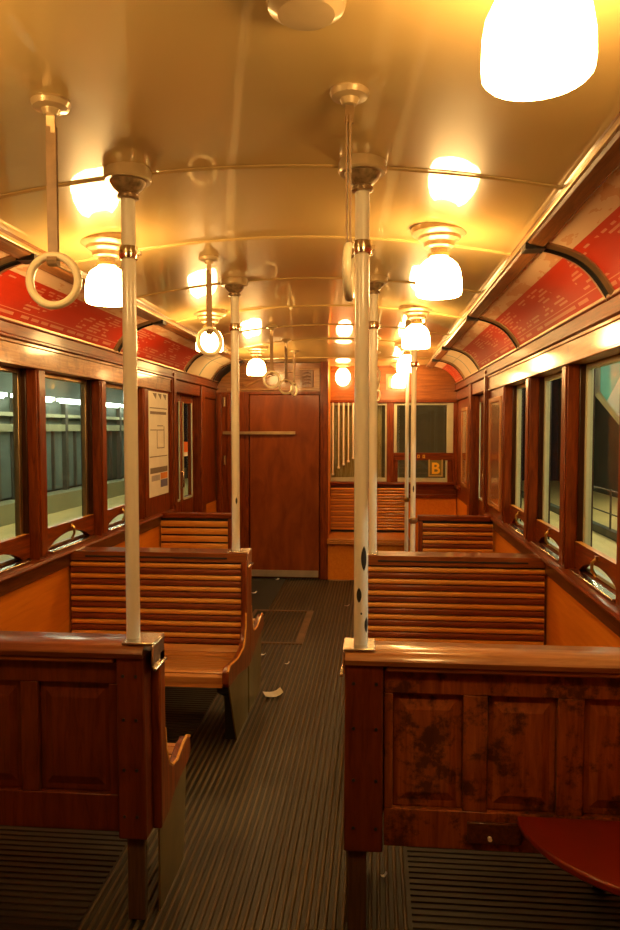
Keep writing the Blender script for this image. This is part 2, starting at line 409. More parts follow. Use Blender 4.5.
# ---- side walls
POSTS = [.18 + .77*k for k in range(-1, 6)]       # -.59 ... 4.03
PANEL0, PANEL1 = 4.74, 5.38
DOOR0, DOOR1 = 5.50, 6.30
wn = [0]
def cove(t, o=0):
    # hollow between the cornice (t=0) and the ceiling rail (t=1); o = offset towards the room
    a, c = (1.183, 1.864), (.945, 2.042); L = math.dist(a, c)
    nx, nz = (c[1]-a[1])/L, (a[0]-c[0])/L
    bu = .040*math.sin(PI*t) - o
    return (a[0] + (c[0]-a[0])*t + nx*bu, a[1] + (c[1]-a[1])*t + nz*bu)
def side_wall(name, sg):
    X = lambda d: XC + sg*d
    w = MB()
    w.box(X(1.2), X(1.31), YB, DOOR0-.02, ZF, .70); w.box(X(1.2), X(1.31), DOOR1+.02, YE, ZF, .70)
    wall = struct(name, w, M['orange'], smooth=0)
    p = MB(); p.box(X(1.185), X(1.31), YB, DOOR0-.1, .70, .765); build('apron', p, M['dark_y'], wall, bev=.006)
    p = MB()
    p.prism([(X(1.17), .765), (X(1.165), .775), (X(1.17), .786), (X(1.31), .795), (X(1.31), .765)], 'y', YB, DOOR0-.1)
    build('ledge', p, M['maho_y'], wall)
    for y in POSTS + [4.79]:
        p = MB(); p.box(X(1.195), X(1.245), y-.045, y+.045, .78, 1.68)
        p.box(X(1.245), X(1.31), y-.05, y+.05, .78, 1.68, 1)  # shade in the outer reveal, painted as a darker wood
        p.box(X(1.188), X(1.195), y-.033, y+.033, .80, 1.675)
        build('post', p, [M['maho_z'], M['shade_z']], wall, bev=.004)
    p = MB(); p.box(X(1.2), X(1.31), YB, POSTS[0]-.05, .78, 1.68)
    build('blank_panel', p, M['maho_z'], wall)
    p = MB(); p.box(X(1.20), X(1.30), 4.835, 5.40, .78, 1.68); build('board', p, M['maho_z'], wall)
    p = MB(); p.box(X(1.175), X(1.30), 5.385, 5.49, ZF, 1.85)
    p.box(X(1.165), X(1.175), 5.40, 5.47, .8, 1.83); build('door_post', p, M['maho_z'], wall, bev=.006)
    p = MB(); p.box(X(1.175), X(1.30), 6.31, 6.46, ZF, 1.80); build('door_post', p, M['maho_z'], wall, bev=.006)
    p = MB(); p.box(X(1.2), X(1.30), 6.46, YE, .70, 1.68); build('board', p, M['maho_z'], wall)
    # valance above the windows with a fine moulded lower lip
    p = MB(); p.box(X(1.188), X(1.31), YB, 5.385, 1.678, 1.785)
    p.box(X(1.182), X(1.188), YB, 5.385, 1.678, 1.690); p.box(X(1.180), X(1.188), YB, 5.385, 1.770, 1.785)
    build('valance', p, M['valance'], wall, bev=.003)
    p = MB(); p.box(X(1.19), X(1.31), 5.49, YE, 1.69, 1.785); build('door_head', p, M['maho_y'], wall, bev=.004)
    p = MB()
    p.prism([(X(1.18), 1.785), (X(1.166), 1.788), (X(1.166), 1.800), (X(1.177), 1.804), (X(1.177), 1.850), (X(1.168), 1.853), (X(1.168), 1.860), (X(1.31), 1.862), (X(1.31), 1.785)], 'y', YB, YE)
    build('cornice', p, M['cornice_wood'], wall, bev=.002)
    p = MB(); p.box(X(1.168), X(1.176), YB, YE, 1.856, 1.868); build('cornice_bead', p, M['bronze'], wall, bev=.003)
    # cove backing and the rail along the ceiling edge
    tr_n = 5 if sg < 0 else 6
    p = MB(); pts = [(X(cove(k/12, -.006)[0]), cove(k/12, -.006)[1]) for k in range(13)]
    pts += [(X(.93), 2.13), (X(1.31), 2.13), (X(1.31), 1.862)]
    p.prism(pts, 'y', YB, YE); cv = struct('trim_%d' % tr_n, p, M['dark_y'], smooth=50)
    p = MB()
    p.prism([(X(.945), 2.075), (X(.950), 2.032), (X(.938), 2.022), (X(.893), 2.034), (X(.882), 2.045), (X(.882), 2.11), (X(.945), 2.11)], 'y', YB, YE)
    build('cove_rail', p, M['rail_wood'], cv, bev=.003)
    p = MB(); p.box(X(.890), X(.876), YB, YE, 2.040, 2.058); build('rail_bead', p, M['bronze'], cv, bev=.004)
    for y in (1.0, 2.60, 4.20, 5.74, 6.72):
        p = MB(); n = 14
        def q(t, o, yy): d_, h_ = cove(t, o); return (X(d_), yy, h_)
        prof = [(y-.058, 0), (y-.056, .014), (y-.024, .020), (y-.020, .008), (y+.020, .008), (y+.024, .020), (y+.056, .014), (y+.058, 0)]
        for k in range(n):
            for (ya, oa), (yb, ob) in zip(prof, prof[1:]):
                p.poly([q(k/n, oa, ya), q((k+1)/n, oa, ya), q((k+1)/n, ob, yb), q(k/n, ob, yb)], 1 if abs((ya+yb)/2-y) < .023 else 0)
        p.box(X(.878), X(.948), y-.035, y+.035, 2.018, 2.05, 1)
        build('cove_strip', p, [M['bronze'], M['iron']], cv, smooth=50)
    return wall, X
wall_left, XL = side_wall('wall_left', -1)
wall_right, XR = side_wall('wall_right', 1)

# ---- windows
def window(sg, y0, y1):
    wn[0] += 1
    X = lambda d: XC + sg*d
    e = bpy.data.objects.new('window_%d' % wn[0], None); COL.objects.link(e); e.location = (X(1.28), (y0+y1)/2, .795); e['kind'] = 'structure'
    f = MB(); s0 = .026
    f.box(X(1.268), X(1.295), y0, y0+s0, .795, 1.678); f.box(X(1.268), X(1.295), y1-s0, y1, .795, 1.678)
    f.box(X(1.268), X(1.295), y0+s0, y1-s0, 1.655, 1.678); f.box(X(1.268), X(1.295), y0+s0, y1-s0, .795, .81)
    build('sash_frame', f, M['sash'] if sg > 0 else M['bronze'], e, bev=.003)
    g = MB(); g.box(X(1.280), X(1.284), y0+s0-.002, y1-s0+.002, .808, 1.657); build('glass', g, M['glass'], e, smooth=0)
    # lower rail: a board with an arched cut on its underside
    L = y1 - y0 - .01; a = y0 + .005
    r = MB(); n = 20; top = []; 
    for k in range(n+1):
        t = k/n; yy = a + L*t
        k2 = (t - .12)/.76
        z = .80 + (.062*math.sin(PI*k2)**.6 if 0 < k2 < 1 else 0)
        top.append((yy, z))
    for (ya, za), (yb, zb) in zip(top, top[1:]):
        A, B = X(1.235), X(1.262)
        r.poly([(A, ya, za), (A, yb, zb), (A, yb, .912), (A, ya, .912)]); r.poly([(B, ya, za), (B, ya, .912), (B, yb, .912), (B, yb, zb)])
        r.poly([(A, ya, za), (B, ya, za), (B, yb, zb), (A, yb, zb)])
        r.poly([(A, ya, .912), (A, yb, .912), (B, yb, .912), (B, ya, .912)], 1)
    for (ya, za) in (top[0], top[-1]):
        r.poly([(X(1.235), ya, za), (X(1.262), ya, za), (X(1.262), ya, .912), (X(1.235), ya, .912)])
    build('lower_rail', r, [M['maho_y'], M['slat_light']], e, smooth=0)
    h = MB(); ym = (y0+y1)/2
    h.box(X(1.222), X(1.236), ym-.012, ym+.012, .885, .905)
    h.tube([(X(1.228), ym, .895), (X(1.212), ym, .88), (X(1.212), ym, .85), (X(1.226), ym, .826)], .007, 8)
    build('sash_lift', h, M['brass'], e)
    t = MB(); t.box(X(1.20), X(1.234), y0+.06, y1-.06, .792, .801); build('sill_strip', t, M['chrome'], e, bev=.003)
for sg in (-1, 1):
    allp = POSTS + [4.79]
    for a, b in zip(allp, allp[1:]):
        window(sg, a+.05, b-.05)

# ---- sliding side doors
def side_door(n, sg):
    X = lambda d: XC + sg*d
    e = bpy.data.objects.new('door_%d' % n, None); COL.objects.link(e); e.location = (X(1.27), 5.9, 0); e['kind'] = 'structure'
    ym = 5.9
    for a, b in ((DOOR0, ym-.004), (ym+.004, DOOR1)):
        f = MB(); sw = .055
        f.box(X(1.255), X(1.29), a, a+sw, ZF, 1.69); f.box(X(1.255), X(1.29), b-sw, b, ZF, 1.69)
        f.box(X(1.255), X(1.29), a+sw, b-sw, ZF, .82); f.box(X(1.255), X(1.29), a+sw, b-sw, 1.62, 1.69)
        lf = build('leaf', f, M['maho_z'], e, bev=.004)
        g = MB(); g.box(X(1.27), X(1.275), a+sw-.002, b-sw+.002, .818, 1.622); build('glass', g, M['glass'], lf, smooth=0)
        k = MB(); k.box(X(1.248), X(1.256), a+sw-.01, a+sw+.008, .81, 1.63); k.box(X(1.248), X(1.256), b-sw-.008, b-sw+.01, .81, 1.63)
        k.box(X(1.248), X(1.256), a+sw+.008, b-sw-.008, .80, .818); build('glazing_bead', k, M['sash'], lf)
    h = MB(); h.tube([(X(1.255), ym-.05, 1.05), (X(1.22), ym-.05, 1.04), (X(1.22), ym-.05, .92), (X(1.255), ym-.05, .91)], .007, 8)
    build('door_handle', h, M['chrome'], e)
    return e
dl = side_door(1, -1); dr = side_door(2, 1)
st = MB(); st.box(XL(1.2685), XL(1.27), 6.03, 6.17, 1.20, 1.29, 0); st.box(XL(1.2685), XL(1.27), 6.03, 6.17, 1.165, 1.20, 1)
tag(build('sticker', st, [plain('orange_sticker', (.75,.16,.02), .4), M['paper']], loc=(XL(1.27), 6.1, 1.165), smooth=0), 'small orange and white sticker on the glass of the left side door', 'sticker')

# ---- rear wall behind the viewer
w = MB(); w.box(-1.7, .96, YB-.08, YB, ZF, 2.2); struct('wall_back', w, M['maho_z'], smooth=0)

# ---- cab partition, far left
PY = 6.95
w = MB()
w.box(XL(1.19), -1.235, PY, PY+.05, ZF, 1.74); w.box(-.535, -.46, PY-.02, PY+.05, ZF, 2.06)
w.box(-1.235, -.535, PY+.03, PY+.05, ZF, 1.74)
w.box(XL(1.19), -.46, PY, PY+.05, 1.735, 1.76)
wp = struct('wall_partition', w, M['maho_z'], bev=.004)
p = MB()
pts = [(XL(1.19), 1.76), (-.535, 1.76)] + [(x, ceil_z(x, PY)-.003) for x in (-.535, -.7, -.9, -1.1, -1.25)] + [(-1.40, 1.98), (-1.5, 1.90), (XL(1.19), 1.80)]
p.prism(pts, 'y', PY+.015, PY+.05)
build('head_board', p, wood('head_board_wood', (.16,.055,.015), (.36,.15,.045), 'x', coat=.6), wp)
p = MB()
arc = [(-1.28 + .5*k/10, 1.80 + .15*math.sin(PI/2*k/10)) for k in range(11)]
for (xa, za), (xb, zb) in zip(arc, arc[1:]):
    p.prism([(xa, za), (xb, zb), (xb, zb+.02), (xa, za+.02)], 'y', PY-.002, PY+.02)
p.box(-1.45, -.54, PY-.004, PY+.02, 1.775, 1.795)
p.box(-.74, -.54, PY-.004, PY+.02, 1.97, 1.985); p.box(-.60, -.54, PY-.004, PY+.02, 1.795, 1.97); p.box(-.74, -.60, PY-.004, PY+.02, 1.795, 1.81)
build('head_moulding', p, wood('head_moulding_wood', (.26,.11,.03), (.46,.22,.07), 'x', coat=.7), wp, bev=.003)
p = MB(); p.box(-.735, -.605, PY-.006, PY+.02, 1.80, 1.965)
for k in range(4): p.tube([(-.715, PY-.008, 1.83+.032*k), (-.67, PY-.012, 1.845+.032*k), (-.63, PY-.008, 1.835+.032*k)], .007, 8)
build('carved_plaque', p, wood('carved_plaque_wood', (.10,.035,.012), (.24,.09,.03), 'z'), wp, bev=.006)
for sx, sy in ((-1.52, 1.5), (-1.43, 0)):
    p = MB(); p.box(sx-.018, sx+.018, PY-.02, PY, ZF, 1.735); build('stile', p, M['maho_z'], wp, bev=.005)
for z in (1.62, 1.05):
    p = MB(); p.tube([(-1.475, PY-.012, z), (-1.475, PY-.012, z+.09)], .012, 10); build('hinge', p, M['bronze'], wp)
d = bpy.data.objects.new('door_3', None); COL.objects.link(d); d.location = (-.885, PY, 0); d['kind'] = 'structure'
p = MB(); p.box(-1.225, -.545, PY-.012, PY+.028, ZF+.012, 1.73)
build('door_leaf', p, wood('cab_door_veneer', (.15,.028,.004), (.27,.058,.008), 'z', coat=.4, grain=2.5, stretch=3.5, rough=.38), d, bev=.004)
p = MB(); p.box(-1.215, -.555, PY-.016, PY-.012, ZF+.02, ZF+.085); build('kick_plate', p, M['kick'], d)
b = MB()
b.box(-1.485, -.775, PY-.045, PY-.037, 1.347, 1.377); b.box(-1.45, -1.43, PY-.037, PY-.021, 1.35, 1.374); b.box(-.81, -.79, PY-.037, PY-.0125, 1.35, 1.374)
tag(build('grab_rail', b, M['bronze'], loc=(-1.13, PY-.04, 1.36), bev=.002), 'thin flat metal rail across the top of the closed wooden cab door', 'rail')
# side of the cab facing the end bay
w = MB(); w.box(-.52, -.472, PY+.05, YE, ZF, 2.06); struct('wall_cab', w, M['orange'], smooth=0)

# ---- end wall, far right, with two windows
EY = 7.5
w = MB()
w.box(-.52, .86, EY, EY+.06, ZF, .70); 
wend = struct('wall_front', w, M['orange'], smooth=0)
p = MB(); p.box(-.52, .86, EY-.02, EY+.06, .70, .85); build('sill_board', p, M['maho_x'], wend, bev=.004)
p = MB(); p.box(-.48, .84, EY-.055, EY-.02, .825, .845); build('ledge', p, M['maho_x'], wend, bev=.006)
p = MB(); p.box(-.52, -.487, EY-.02, EY+.06, .85, 1.67); p.box(.112, .184, EY-.02, EY+.06, .85, 1.67); p.box(.79, .86, EY-.02, EY+.06, .85, 1.67)
build('window_posts', p, M['maho_z'], wend, bev=.004)
p = MB()
p.prism([(-.52, 1.67), (.86, 1.67), (.86, 1.86)] + [(XC + 1.0 + .19*math.cos(t*PI/16), 1.86 + .16*math.sin(t*PI/16)) for t in range(1, 8)] +
        [(x, ceil_z(x, EY)+.012) for x in (.55, .4, .2, 0, -.2, -.4, -.52)], 'y', EY-.02, EY+.06)
build('bulkhead', p, wood('bulkhead_veneer', (.19,.05,.008), (.36,.12,.024), 'x', coat=.7, crough=.15, grain=3, wear=.15), wend)
p = MB(); p.box(-.478, .83, EY-.032, EY-.02, 1.672, 1.70); build('head_moulding', p, M['maho_x'], wend, bev=.004)
p = MB(); p.box(.80, .838, EY-.35, EY-.02, .80, .83); build('ledge', p, M['maho_y'], wend, bev=.004)
p = MB(); p.box(.10, .244, EY-.026, EY-.019, 1.80, 1.965); p.box(.128, .216, EY-.029, EY-.026, 1.83, 1.935, 1)
tag(build('plaque', p, [M['emblem'], M['brass']], loc=(.172, EY-.02, 1.80), bev=.003), 'small square grey green plaque on the wooden bulkhead above the end windows', 'plaque')

def endwin(x0, x1):
    wn[0] += 1
    e = bpy.data.objects.new('window_%d' % wn[0], None); COL.objects.link(e); e.location = ((x0+x1)/2, EY, .85); e['kind'] = 'structure'
    return e
we = endwin(-.487, .112)
f = MB(); f.box(-.487, -.468, EY+.0, EY+.03, .852, 1.668); f.box(.094, .112, EY, EY+.03, .852, 1.668); f.box(-.468, .094, EY, EY+.03, 1.645, 1.668); f.box(-.468, .094, EY, EY+.03, .852, .895)
build('sash_frame', f, M['sash'], we, bev=.003)
g = MB(); g.box(-.47, .096, EY+.012, EY+.016, .893, 1.647); build('glass', g, M['cabglass'], we, smooth=0)
we = endwin(.184, .79)
f = MB(); f.box(.184, .215, EY, EY+.03, 1.155, 1.668); f.box(.724, .79, EY, EY+.03, 1.155, 1.668); f.box(.215, .724, EY, EY+.03, 1.645, 1.668)
build('sash_frame', f, M['sash'], we, bev=.003)
f = MB(); f.box(.184, .79, EY-.012, EY+.03, 1.078, 1.155); build('middle_rail', f, M['maho_x'], we, bev=.004)
f = MB(); f.box(.184, .225, EY, EY+.03, .852, 1.078, 1); f.box(.715, .735, EY, EY+.03, .852, 1.078); f.box(.735, .79, EY, EY+.03, .852, 1.078, 1); f.box(.225, .715, EY, EY+.03, .852, .895)
build('lower_frame', f, [M['sash'], M['maho_z']], we, bev=.003)
g = MB(); g.box(.213, .726, EY+.012, EY+.016, 1.15, 1.647); g.box(.223, .717, EY+.012, EY+.016, .89, 1.08); build('glass', g, M['cabglass'], we, smooth=0)
g = MB()
for x in (.437, .492):
    g.box(x-.012, x-.004, EY-.015, EY-.012, 1.10, 1.135); g.box(x+.004, x+.012, EY-.015, EY-.012, 1.10, 1.135); g.box(x-.012, x+.012, EY-.015, EY-.012, 1.127, 1.135); g.box(x-.012, x+.012, EY-.015, EY-.012, 1.10, 1.107)
build('gilt_figures', g, M['yellow'], we)
# the letter sign hanging in the lower pane
sgn = thing('letter_sign', (.613, EY-.004, .906), 'square olive sign with a yellow letter B in the lower right end window', 'sign')
p = MB(); p.box(.536, .69, EY-.010, EY-.002, .906, 1.091); build('sign_board', p, M['olive'], sgn, bev=.003)
p = MB(); p.box(.541, .553, EY-.013, EY-.010, .912, 1.086); p.box(.673, .685, EY-.013, EY-.010, .912, 1.086); p.box(.553, .673, EY-.013, EY-.010, .912, .924)
build('border_line', p, M['gold'], sgn)
cu = bpy.data.curves.new('letter', 'FONT'); cu.body = 'B'; cu.size = .16; cu.extrude = .002; cu.align_x = 'CENTER'; cu.offset = .004
to = bpy.data.objects.new('letter_tmp', cu); COL.objects.link(to)
bpy.context.view_layer.update()
me = bpy.data.meshes.new_from_object(to.evaluated_get(bpy.context.evaluated_depsgraph_get()))
bpy.data.objects.remove(to)
me.materials.clear(); me.materials.append(M['yellow'])
o = bpy.data.objects.new('letter', me); COL.objects.link(o); o.parent = sgn; o.rotation_euler = (PI/2, 0, 0); o.location = (0.0, -.009, .036)
# bright reflection streaks of the left end pane, built as pale rods
for k, (x, z) in enumerate(((-.445, .93), (-.385, 1.0), (-.335, 1.035), (-.285, 1.065), (-.235, 1.10), (-.185, 1.13), (-.14, 1.16))):
    r = MB(); r.tube([(x, EY-.028, z), (x, EY-.028, 1.672)], .007 if k % 2 else .010, 10)
    r.lathe([(0, -.014), (.012, -.010), (.016, 0), (.012, .010), (0, .014)], (x, EY-.028, z), 12)
    tag(build('streak_rod', r, M['pole'], loc=(x, EY-.028, z)), 'bright streak in the left end pane, built as a pale rod', 'rod', 'bright pane streaks built as rods')
w = MB(); w.box(-.55, .06, EY+.10, EY+.13, .5, 1.9)  # pale backing added behind the glass to brighten the left end pane
struct('pane_backing', w, wood('pale_backing_wood', (.42,.27,.14), (.85,.70,.48), 'z', stretch=22, coat=1), smooth=0)

# ------------------------------------------------------------------ benches
def slats(mb, xa, xb, y, dr, z0, z1, broad=False):
    # rounded slats on an upright back; dr = outward direction along Y
    def one(zc, h, out, m):
        pts = []
        for k in range(7):
            t = -PI/2 + PI*k/6
            pts.append((y + dr*(out*(.35 + .65*math.cos(t)**.7 if abs(math.cos(t)) > 1e-6 else out*.0 + .35*1)), zc + h/2*math.sin(t)))
        pts = [(y, zc - h/2)] + pts + [(y, zc + h/2)]
        mb.prism(pts, 'x', xa, xb, m)
    if broad:
        n = 8; p = (z1-z0)/n
        for k in range(n):
            one(z0 + p*(k+.5), p*.78, .014, 0)
    else:
        p = .059; z = z1 - .016
        while z > z0:
            one(z, .024, .015, 0)
            if z - .0295 > z0: one(z - .0295, .029, .015, 1)
            z -= p
def seat_prof(D):
    return [(.05, .315), (.08, .288), (.14, .276), (D*.5, .284), (D-.12, .304), (D-.06, .320), (D-.025, .318), (D-.004, .304), (D, .278)]
def seat_mesh(xa, xb, yb, dr, D):
    pr = seat_prof(D); seg = [math.dist(a, b) for a, b in zip(pr, pr[1:])]; T = sum(seg)
    def at(s):
        for a, b, l in zip(pr, pr[1:], seg):
            if s <= l + 1e-9: return (a[0] + (b[0]-a[0])*s/l, a[1] + (b[1]-a[1])*s/l)
            s -= l
        return pr[-1]
    mb = MB(); n = max(8, int(T/.042)); p = T/n
    for k in range(n):
        a, m_, b = at(k*p + .003), at(k*p + p/2), at((k+1)*p - .003)
        pts = [a, (m_[0], m_[1]+.003), b, (b[0]-.004, b[1]-.018), (a[0]+.002, a[1]-.018)]
        mb.prism([(yb + dr*q[0], q[1]) for q in pts], 'x', xa, xb, 0)
    mb.prism([(yb + dr*q[0], q[1]-.02) for q in pr] + [(yb + dr*(D-.02), .252), (yb + dr*.05, .248)], 'x', xa+.002*(1 if xb > xa else -1), xb, 1)
    return mb
def half_bench(root, xa, xw, yb, dr, D, top=.77, broad=False, off=.03, sheet=True, footd=None):
    s = 1 if xw > xa else -1
    bm = MB(); bm.box(xa + s*.03, xw, yb + dr*(off-.008), yb + dr*off, .27, top-.03, 2)
    slats(bm, xa + s*.032, xw, yb + dr*off, dr, .305, top-.045, broad)
    build('backrest', bm, [M['slat_light'], M['slat_dark'], M['gap']], root, smooth=40)
    build('seat', seat_mesh(xa + s*.03, xw, yb, dr, D), [M['slat_seat'], M['slat_seat']], root, smooth=30)
    pr = [(0, top-.035), (off+.02, top-.035), (off+.022, .48), (off+.03, .41), (off+.06, .352), (off+.10, .326), (D*.55, .318), (D-.08, .340), (D-.03, .345), (D+.005, .330), (D+.012, .280),
          (D-.02, .254), (D*.6, .244), (D*.35, .222), (.08, .20), (0, .19)]
    ep = MB(); ep.prism([(yb + dr*a, z) for a, z in pr], 'x', xa, xa + s*.03, 0)
    e = build('end_panel', ep, M['bench_worn'] if False else M['maho_z'], root, bev=.005)
    eb = MB(); q = [(off+.024, .48), (off+.032, .41), (off+.062, .354), (off+.10, .328), (D*.55, .320), (D-.08, .342), (D-.03, .347), (D+.007, .331)]
    for a, b in zip(q, q[1:]): eb.tube([(xa + s*.004, yb + dr*a[0], a[1]), (xa + s*.004, yb + dr*b[0], b[1])], .005, 6)
    build('edge_trim', eb, M['slat_light'], e)
    f = D - .08 if footd is None else footd
    if sheet:
        sh = MB(); sh.prism([(yb + dr*a, z) for a, z in ((.0, .19), (.08, .20), (D*.35, .222), (D*.6, .244), (D-.03, .256), (f-.005, ZF), (.0, ZF))], 'x', xa + s*.006, xa + s*.012)
        build('side_sheet', sh, M['sheet'], root, smooth=0)
    lg = MB(); w = .05
    path = [(D-.03, .262), (D-.045, .22), (f+.01, .15), (f-.005, .06), (f-.012, ZF)]
    for a, b in zip(path, path[1:]):
        lg.prism([(yb + dr*a[0], a[1]), (yb + dr*(a[0]-.035), a[1]), (yb + dr*(b[0]-.035), b[1]), (yb + dr*b[0], b[1])], 'x', xa + s*.013, xa + s*(.013+w))
    build('leg', lg, M['iron'], root, smooth=0)
    l2 = MB(); l2.prism([(yb + dr*a, z) for a, z in ((.05, .255), (D-.04, .258), (f, ZF), (f-.04, ZF), (D*.5, .2), (.05, .2))], 'x', xw - s*.12, xw - s*.08)
    build('leg', l2, M['iron'], root, smooth=0)
def saddle(root, xa, s, y, top=.785, w=.115, dy=.075):
    # worn nickel plate folded over the aisle end of the bench top
    x0, x1 = (xa - s*.003, xa + s*w)
    p = MB(); p.box(x0, x1, y-dy, y+dy, top-.007, top)
    p.box(x0, x0 + s*.006, y-dy, y+dy, top-.075, top-.007)
    p.tube([(x0 - s*.004, y-dy, top-.078), (x0 - s*.004, y+dy, top-.078)], .006, 8)
    build('saddle_plate', p, M['nickel'], root, bev=.003)

def panelled(root, xa, xw, wood_m, cols, knob=False, inset=0):
    s = 1 if xw > xa else -1
    Y0 = 2.03
    fr = MB()
    fr.box(xa + s*.115, xw, Y0+.022, Y0+.05, .20, .735)                 # backing
    fr.box(xa + s*.115, xw, Y0, Y0+.022, .648, .715); 
    fr.box(xa + s*.115, xw, Y0, Y0+.022, .20, .312)
    edges = [xa + s*.115] + [c for ab in cols for c in ab] + [xw]
    for a, b in zip(edges[0::2], edges[1::2]): fr.box(a, b, Y0, Y0+.022, .312, .648)
    build('back_frame', fr, wood_m, root, bev=.003)
    for a, b in cols:
        lo, hi = min(a, b), max(a, b)
        p = MB(); p.prism([(lo+.004, .316), (hi-.004, .316), (hi-.004, .644), (lo+.004, .644)], 'y', Y0+.016, Y0+.022)
        m_ = .040
        q0 = [(lo+.018, .333), (hi-.018, .333), (hi-.018, .627), (lo+.018, .627)]
        q1 = [(lo+m_, .36), (hi-m_, .36), (hi-m_, .60), (lo+m_, .60)]
        for k in range(4):
            j = (k+1) % 4
            p.poly([(q0[k][0], Y0+.016, q0[k][1]), (q0[j][0], Y0+.016, q0[j][1]), (q1[j][0], Y0+.007, q1[j][1]), (q1[k][0], Y0+.007, q1[k][1])])
        p.poly([(c[0], Y0+.007, c[1]) for c in q1])
        build('back_panel', p, wood_m, root, smooth=0)
    ps = MB(); i_ = s*inset; ps.prism([(xa + i_, .19), (xa + s*.112, .19), (xa + s*.112, .742), (xa + i_ + s*.02, .76), (xa + i_ + s*.004, .742)], 'y', Y0-.022, Y0+.05)
    po = build('end_post', ps, M['bench_front'], root, bev=.005)
    for z in (.26, .40, .55, .68):
        for dx in (.028 + inset, .092):
            sc = MB(); sc.tube([(xa + s*dx, Y0-.0245, z), (xa + s*dx, Y0-.021, z)], .005, 8); build('screw', sc, M['iron'], po)
    tr = MB()
    tr.prism([(Y0-.030, .735), (Y0-.036, .750), (Y0-.028, .764), (Y0-.014, .773), (Y0+.085, .773), (Y0+.095, .765), (Y0+.095, .735)], 'x', xa + i_ + s*.004, xw)
    build('top_rail', tr, M['cap_light'] if knob else M['cap_wood'], root, smooth=40)
    gr = MB(); gr.box(xa + s*.12, xw, Y0-.024, Y0+.0, .716, .733); build('rail_moulding', gr, M['cap_wood'], root, bev=.005)
    lg = MB(); lg.box(xa + i_ + s*.012, xa + i_ + s*.066, Y0-.005, Y0+.02, ZF, .19); build('leg', lg, wood('leg_brown_%d' % knob, (.06,.03,.012), (.12,.06,.025), 'z'), root, bev=.003)
    if knob:
        k = MB(); k.box(.263, .412, Y0-.012, Y0+.0, .225, .287); kb = build('latch_block', k, M['dark_y'], root, bev=.004)
        k = MB(); k.tube([(.325, Y0-.013, .245), (.325, Y0-.022, .245)], .006, 12); build('latch_knob', k, M['ring'], kb)

# front pair: panelled backs towards the viewer
t = thing('tram_bench', (-1.1, 2.06, ZF), 'front left wooden bench showing its dark panelled back beside the aisle', 'bench')
panelled(t, -.64, -1.555, M['bench_front'], [(-.784, -1.003), (-1.057, -1.28), (-1.335, -1.53)], False, .026)
half_bench(t, -.64, -1.555, 2.072, 1, .335, sheet=True, footd=.27)
saddle(t, -.643, -1, 2.062, .78, .092, .055)
t = thing('tram_bench', (.37, 2.06, ZF), 'front right wooden bench with scuffed panelled back and a folded-out red seat', 'bench')
panelled(t, -.088, .815, M['bench_worn'], [(.052, .250), (.318, .510), (.583, .775)], True)
half_bench(t, -.088, .815, 2.072, 1, .335, sheet=True, footd=.27)
saddle(t, -.088, 1, 2.062, .78, .088, .055)
# hinged seat
t = thing('folding_seat', (.72, 2.0, .31), 'red rounded folding seat hinged to the back of the front right bench', 'seat')
p = MB(); R = .36; cx = .755
pts = [(cx + R*math.cos(a), 2.005 + R*.98*math.sin(a)) for a in [PI + k*PI/28 for k in range(29)]]
pts = [q for q in pts if q[0] < .82] + [(.82, 2.005 - R*.98*math.sin(math.acos((.82-cx)/R))), (.82, 2.005)]
p.prism(pts, 'z', .300, .322); build('seat_board', p, M['red_seat'], t, bev=.006, seg=3)
for x in (.50, .70):
    p = MB(); p.box(x-.03, x+.03, 1.995, 2.028, .288, .300); build('hinge', p, M['iron'], t)
p = MB(); p.prism([(2.01, .298), (1.86, .298), (2.01, .21)], 'x', .62, .64); build('bracket', p, M['iron'], t, smooth=0)

# middle pair: slatted both sides, seats back to back
def double(xa, xw, label):
    s = 1 if xw > xa else -1
    t = thing('tram_bench', ((xa+xw)/2, 3.58, ZF), label, 'bench', 'back-to-back slatted benches in mid car')
    half_bench(t, xa, xw, 3.575, -1, .50, footd=.30)
    half_bench(t, xa, xw, 3.615, 1, .44)
    tr = MB(); tr.box(xa + s*.002, xw, 3.527, 3.665, .730, .778); tr.box(xa + s*.10, xw - s*.08, 3.5245, 3.527, .748, .757, 1)
    build('top_rail', tr, [M['cap_wood'], M['gap']], t, bev=.008)
    co = MB(); co.box(xa + s*.001, xw, 3.576, 3.614, .19, .73); build('core', co, M['maho_z'], t)
    saddle(t, xa, s, 3.595, .785, .10, .06)
double(-.64, -1.555, 'slatted wooden double bench left of the aisle, behind the front left bench')
double(-.088, .815, 'slatted wooden double bench right of the aisle, behind the front right bench')
# narrow single benches further back
def single(xa, xw, label, broad):
    s = 1 if xw > xa else -1
    t = thing('tram_bench', ((xa+xw)/2, 5.12, ZF), label, 'bench', 'narrow benches before the side doors')
    half_bench(t, xa, xw, 5.13, -1, .48, top=.785, broad=broad)
    bk = MB(); bk.box(xa + s*.002, xw, 5.131, 5.16, .10, .76); build('rear_board', bk, M['maho_z'], t)
    l = MB(); l.box(xa + s*.01, xa + s*.05, 5.131, 5.16, ZF, .10); build('leg', l, M['iron'], t)
    tr = MB(); tr.box(xa - s*.004, xw, 5.085, 5.17, .755, .79); build('top_rail', tr, M['maho_x'], t, bev=.006)
single(-1.03, -1.555, 'narrow slatted bench at the left wall before the side door', True)
single(.30, .815, 'narrow slatted bench at the right wall before the side door', False)
